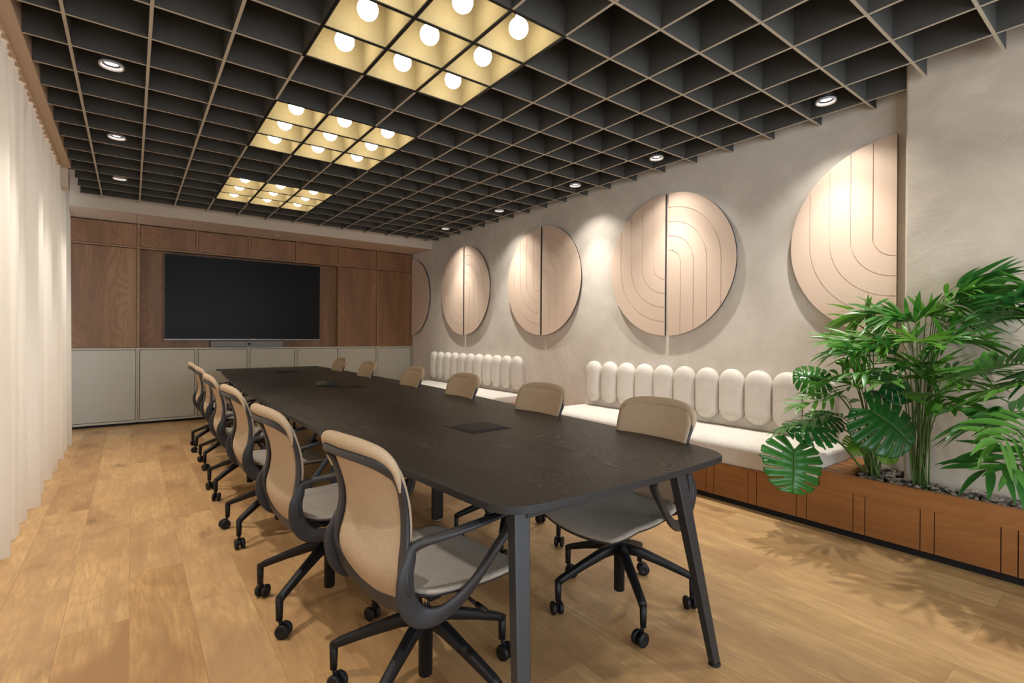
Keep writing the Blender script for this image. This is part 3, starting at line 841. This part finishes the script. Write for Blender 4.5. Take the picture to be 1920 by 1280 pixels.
    cs.tube([(.006, 0, .010), (.014, 0, .034), (.018, 0, .044)], .008, 8)
    ca = cs.build('caster', M['black'], leg0); ca.location = (.300, 0, .0287)
    ca.location = (.302, 0, .0287)
    legs = [leg0]
    for k in range(1, 5):
        c = copy_tree(leg0, t); legs.append(c)
    return t

chair0 = build_chair('office_chair', 'x', None)
def place(t, x, y, rz, base, seed, label, group):
    t.location = (x, y, 0); t.rotation_euler = (0, 0, rz); t['label'] = label; t['group'] = group
    k = 0; rn = random.Random(seed)
    for ch in t.children:
        if ch.name.startswith('base_leg'):
            ch.rotation_euler = (0, 0, base-rz+k*2*PI/5); k += 1
            for c in ch.children:
                a = rn.uniform(-2.6, 2.6); c.rotation_euler = (0, 0, a)
                c.location = (.318-.018*math.cos(a), -.018*math.sin(a), .0287)
D2 = math.radians
gl = 'mesh office chairs on the curtain side of the table'; gr_ = 'mesh office chairs on the bench side of the table'
on = ['nearest', 'second', 'third', 'fourth', 'fifth', 'sixth and farthest']
lefts = [(.815, 1.56, -82, -2), (.74, 2.37, -85, 0), (.752, 3.43, -87, 1), (.755, 4.42, -90, 0), (.79, 5.45, -90, 0), (.80, 6.29, -90, 0)]
rights = [(1.80, 1.55, 90, 22), (1.83, 2.44, 92, 10), (1.86, 3.44, 90, 30), (1.89, 4.41, 88, 50), (1.93, 5.66, 90, 12), (1.96, 6.72, 90, 40)]
protos = copy_tree(chair0)
for k, (x, y, r, b) in enumerate(lefts):
    t = chair0 if k == 0 else (protos if k == 1 else copy_tree(protos))
    place(t, x, y, D2(r), D2(b), k, 'beige mesh office chair on the table\'s curtain side, %s from the viewer' % on[k] if k else 'beige mesh office chair nearest the viewer on the curtain side of the table', gl)
for k, (x, y, r, b) in enumerate(rights):
    t = copy_tree(protos)
    place(t, x, y, D2(r), D2(b), 20+k, 'beige mesh office chair on the table\'s bench side, %s from the viewer' % on[k] if k else 'beige mesh office chair nearest the viewer on the bench side of the table', gr_)

# ------------------------------------------------------------------ plants
def frame_from(d, up=Vector((0, 0, 1))):
    d = d.normalized(); s = d.cross(up)
    if s.length < .05: s = d.cross(Vector((1, 0, 0)))
    s.normalize(); n = s.cross(d).normalized(); return d, s, n

def leaflet(mb, p, d, n, L, w, droop, rn, seg=7, fold=.25, mi=0):
    """lanceolate leaflet: starts at p, heads along d with face normal n"""
    d = d.normalized(); s = d.cross(n).normalized(); n = s.cross(d).normalized()
    v = []; f = []; q = p.copy(); dd = d.copy()
    for i in range(seg+1):
        t = i/seg
        ww = w*max(.03, (math.sin(PI*min(1, t*.97+.03))**.75)*(1-.35*t))
        nn = s.cross(dd).normalized()
        v += [q+s*ww+nn*(ww*fold), q-nn*0, q-s*ww+nn*(ww*fold)]
        dd = (dd+Vector((0, 0, -droop/seg))).normalized()
        q = q+dd*(L/seg)
    for i in range(seg):
        a = i*3; f += [(a, a+3, a+4, a+1), (a+1, a+4, a+5, a+2)]
    mb.add(v, f, mi, True)

def frond(parent, base, ctrl, tip, nl, L, w, mat, rn, start=.35, droop=.7, spread=58, rad=.0045):
    """pinnate palm frond as one mesh: rachis plus leaflets"""
    pts = spline([base, ctrl, tip], 9); mb = MB()
    mb.tube(pts, [rad*(1-.75*i/(len(pts)-1)) for i in range(len(pts))], 6, 1)
    N = len(pts)-1
    roll = rn.uniform(-.9, .9)
    for k in range(nl):
        t = start+(1-start)*(k+.5)/nl; fi = t*N; i = min(int(fi), N-1); p = pts[i].lerp(pts[i+1], fi-i)
        d = (pts[i+1]-pts[i]).normalized(); _, s, n = frame_from(d); s, n = s*math.cos(roll)+n*math.sin(roll), n*math.cos(roll)-s*math.sin(roll)
        tt = (t-start)/(1-start); ln = L*(.62+.38*math.sin(PI*min(1, tt*.8+.15)))*rn.uniform(.85, 1.12)
        for sd in (1, -1):
            a = math.radians(spread*(1-.5*tt)+rn.uniform(-10, 10))
            dr = (d*math.cos(a)+s*sd*math.sin(a)+n*rn.uniform(.05, .3)).normalized()
            leaflet(mb, p, dr, n, ln, w*rn.uniform(.85, 1.15), droop*rn.uniform(.5, 1.3), rn)
    leaflet(mb, pts[-1], pts[-1]-pts[-2], Vector((0, 0, 1)), L*.7, w*.8, droop, rn)
    W0 = Vector(parent.location)
    for q in range(len(mb.v)):
        x, y, z = mb.v[q]
        lim = (3.853 if y+W0.y < 1.05 else 4.072)-W0.x
        if x > lim: x = lim-.0004*(q % 7)
        z = max(z, .012) if q % 1 == 0 and z < .0 and (x*x+y*y) > .01 else z
        mb.v[q] = (x, y, z)
    return mb.build('frond', [mat, M['stem']], parent, recalc=False)

def palm(base, label, cfg, seed, mats, name='palm', L=.2, w=.014):
    rn = random.Random(seed)
    t = thing(name, label, 'plant', base); B = Vector(base)
    for (tx, ty, tz, cx_, cy_, cz_) in cfg:
        b = Vector((rn.uniform(-.04, .04), rn.uniform(-.04, .04), -.01))
        tip = Vector((tx, ty, tz))-B; c = Vector((cx_, cy_, cz_))-B
        ln = (tip-b).length
        frond(t, b, c, tip, int(6+ln*3.2), L*rn.uniform(.85, 1.15), w*rn.uniform(.85, 1.2), mats[rn.randrange(len(mats))], rn, start=1-min(.62, rn.uniform(.34, .42)/ln), droop=rn.uniform(.15, .8), spread=rn.uniform(44, 60))
    return t

# tips given as (picture direction, distance) turned into room points
def tipctl(base, px, py, d, lift=.55, back=.35):
    T_ = at(px, py, d); B = Vector(base); mid = B.lerp(T_, back); mid.z = B.z+(T_.z-B.z)*lift+.10
    return (T_.x, T_.y, T_.z, mid.x, mid.y, mid.z)

pA = (3.74, .92, .335)
A_t = [(1848, 528, 2.8), (1815, 545, 2.75), (1850, 560, 2.75), (1790, 570, 2.85), (1745, 590, 2.95), (1700, 600, 3.0), (1640, 640, 3.0), (1600, 660, 2.95), (1600, 700, 2.8), (1680, 640, 3.1), (1560, 640, 3.1),
       (1780, 640, 2.65), (1840, 640, 2.7), (1870, 700, 2.65), (1820, 720, 2.6), (1760, 700, 2.75), (1700, 690, 2.8), (1820, 600, 2.9), (1660, 590, 3.05), (1720, 640, 2.65), (1850, 780, 2.7), (1650, 720, 2.7), (1790, 760, 2.6)]
palm(pA, 'bushy green palm with thin stems in the middle of the planter', [tipctl(pA, *q, lift=.8, back=.3) for q in A_t], 5, [M['leaf_p'], M['leaf_p'], M['leaf_d']], L=.24, w=.0165)
pB = (3.70, .36, .335)
B_t = [(1900, 560, 2.3), (1930, 540, 2.4), (1860, 590, 2.35), (1835, 690, 2.3), (1880, 730, 2.2), (1830, 790, 2.35), (1870, 830, 2.2), (1960, 600, 2.2), (1950, 700, 2.2), (1900, 880, 2.15), (1850, 880, 2.35), (2000, 560, 2.4), (2050, 700, 2.3)]
palm(pB, 'dark broad-leaved palm at the right end of the planter', [tipctl(pB, *q, lift=.8, back=.3) for q in B_t], 9, [M['leaf_d'], M['leaf_p'], M['leaf_d']], L=.29, w=.024)
pC = (3.74, 1.14, .335)
C_t = [(1600, 600, 3.25), (1625, 590, 3.3), (1560, 660, 3.2), (1500, 760, 3.05), (1530, 720, 3.0), (1480, 800, 3.05), (1570, 740, 2.95), (1590, 660, 3.0)]
palm(pC, 'slender palm with drooping fronds behind the monstera', [tipctl(pC, *q, lift=.85, back=.4) for q in C_t], 21, [M['leaf_p'], M['leaf_d']], L=.21, w=.016)

def monstera_leaf(parent, c, normal, tipdir, R, mat, seed, curl=.25):
    """split leaf: heart outline with slots between the lobes; c = petiole joint"""
    rn = random.Random(seed)
    y = (tipdir-normal*tipdir.dot(normal)).normalized(); n = normal.normalized(); x = y.cross(n).normalized()
    mb = MB(); NV, NU = 84, 14
    nl = 7
    offs = [rn.uniform(-.012, .012) for _ in range(20)]
    for sd in (1, -1):
        def outl(v):
            # v 0 = tip .. 1 = base lobe; angle from the tip direction, joint at origin
            a = v*PI*.94
            r = R*(1.28-.72*(a/PI)**1.3+.10*math.sin(a*1.3))
            r *= (.62+.38*abs(math.sin(a*.5+.0))**.6) if a > .0 else 1
            wid = math.sin(a)
            X = R*1.1*math.sin(a)**.72*(.93 if a < PI/2 else 1.0)
            Yc = R*(.42+.98*math.cos(a)) if a < PI/2 else R*(.42+.84*math.cos(a))
            return X, Yc
        def fn(u, v):
            X, Yo = outl(v)
            ym = R*(1.3*(1-v)**1.15)  # point on the midrib
            px, py = X*u, ym*(1-u)+Yo*u
            slotdip = 0
            z = -curl*R*((px/R)**2*.55+max(0, py/R-.4)**2*.5)+.03*R*math.sin(v*nl*2*PI)*u
            return Vector(c)+x*(sd*px)+y*py+n*(z+.06*R*u*(1-u)*2)
        def keep(u, v):
            k = (v*nl+offs[3]) % 1.0; i = int(v*nl)
            if v < .06 or v > .93: return True
            hw = .09*(u-.34)/.66+.035
            return not (u > .36+.1*((i*37) % 3)/3 and min(k, 1-k) < hw)
        mb.grid(fn, NU, NV, 0, True, keep)
    rib = [Vector(c)+y*(R*1.3*t)-n*(curl*R*max(0, 1.3*t-.4)**2*.5-.002) for t in [k/8 for k in range(9)]]
    mb.tube(rib, [.004*(1-.08*k) for k in range(9)], 6, 1)
    o = mb.build('leaf', [mat, M['stem']], parent, solid=.0012, recalc=False)
    return o

mon_b = Vector((3.78, 1.16, .335))
mon = thing('monstera', 'swiss cheese plant with split leaves reaching over the bench end', 'plant', tuple(mon_b))
camv = (-f_h)
def mleaf(px, py, d, R, tipdir, mat, seed, nrm=None, curl=.25, bend=.15):
    c = at(px, py, d); n = (camv+Vector(nrm or (0, 0, .25))).normalized()
    td = R_*tipdir[0]+U_*tipdir[1]
    monstera_leaf(mon, c-mon_b, n, td, R, mat, seed, curl)
    # petiole
    b = Vector((random.Random(seed).uniform(-.03, .03), random.Random(seed+1).uniform(-.03, .03), 0)); e = c-mon_b; mid = b.lerp(e, .5)+Vector((0, 0, bend))
    MB().tube(spline([b, mid, e], 8), [.008-.0045*i/16 for i in range(17)], 8).build('stalk', M['stem'], mon)
mleaf(1489, 842, 3.12, .19, (-.22, -1), M['leaf_m'], 1, (.1, -.1, .35), .22, .16)
mleaf(1545, 712, 3.25, .125, (-.5, .25), M['leaf_m'], 2, (-.2, 0, 1.0), .5, .1)
mleaf(1632, 768, 2.95, .20, (.62, -.75), M['leaf_m'], 3, (.0, 0, .6), .5, .12)
mleaf(1600, 692, 3.2, .11, (.5, .5), M['leaf_y'], 4, (.3, 0, 1.0), .5, .1)
mleaf(1560, 780, 3.2, .11, (-.6, -.3), M['leaf_m'], 5, (.2, .3, 1.2), .5, .1)
mleaf(1540, 800, 3.1, .15, (-1, .0), M['leaf_m'], 6, (0, 0, 2.5), .5, .12)
mleaf(1660, 838, 3.15, .075, (.2, -1), M['leaf_y'], 7, (0, 0, .4), .3, .05)
mleaf(1610, 830, 3.2, .07, (-.6, -.4), M['leaf_y'], 8, (0, 0, .9), .3, .05)
mleaf(1655, 720, 3.05, .13, (.9, .1), M['leaf_m'], 9, (0, 0, 1.0), .4, .1)
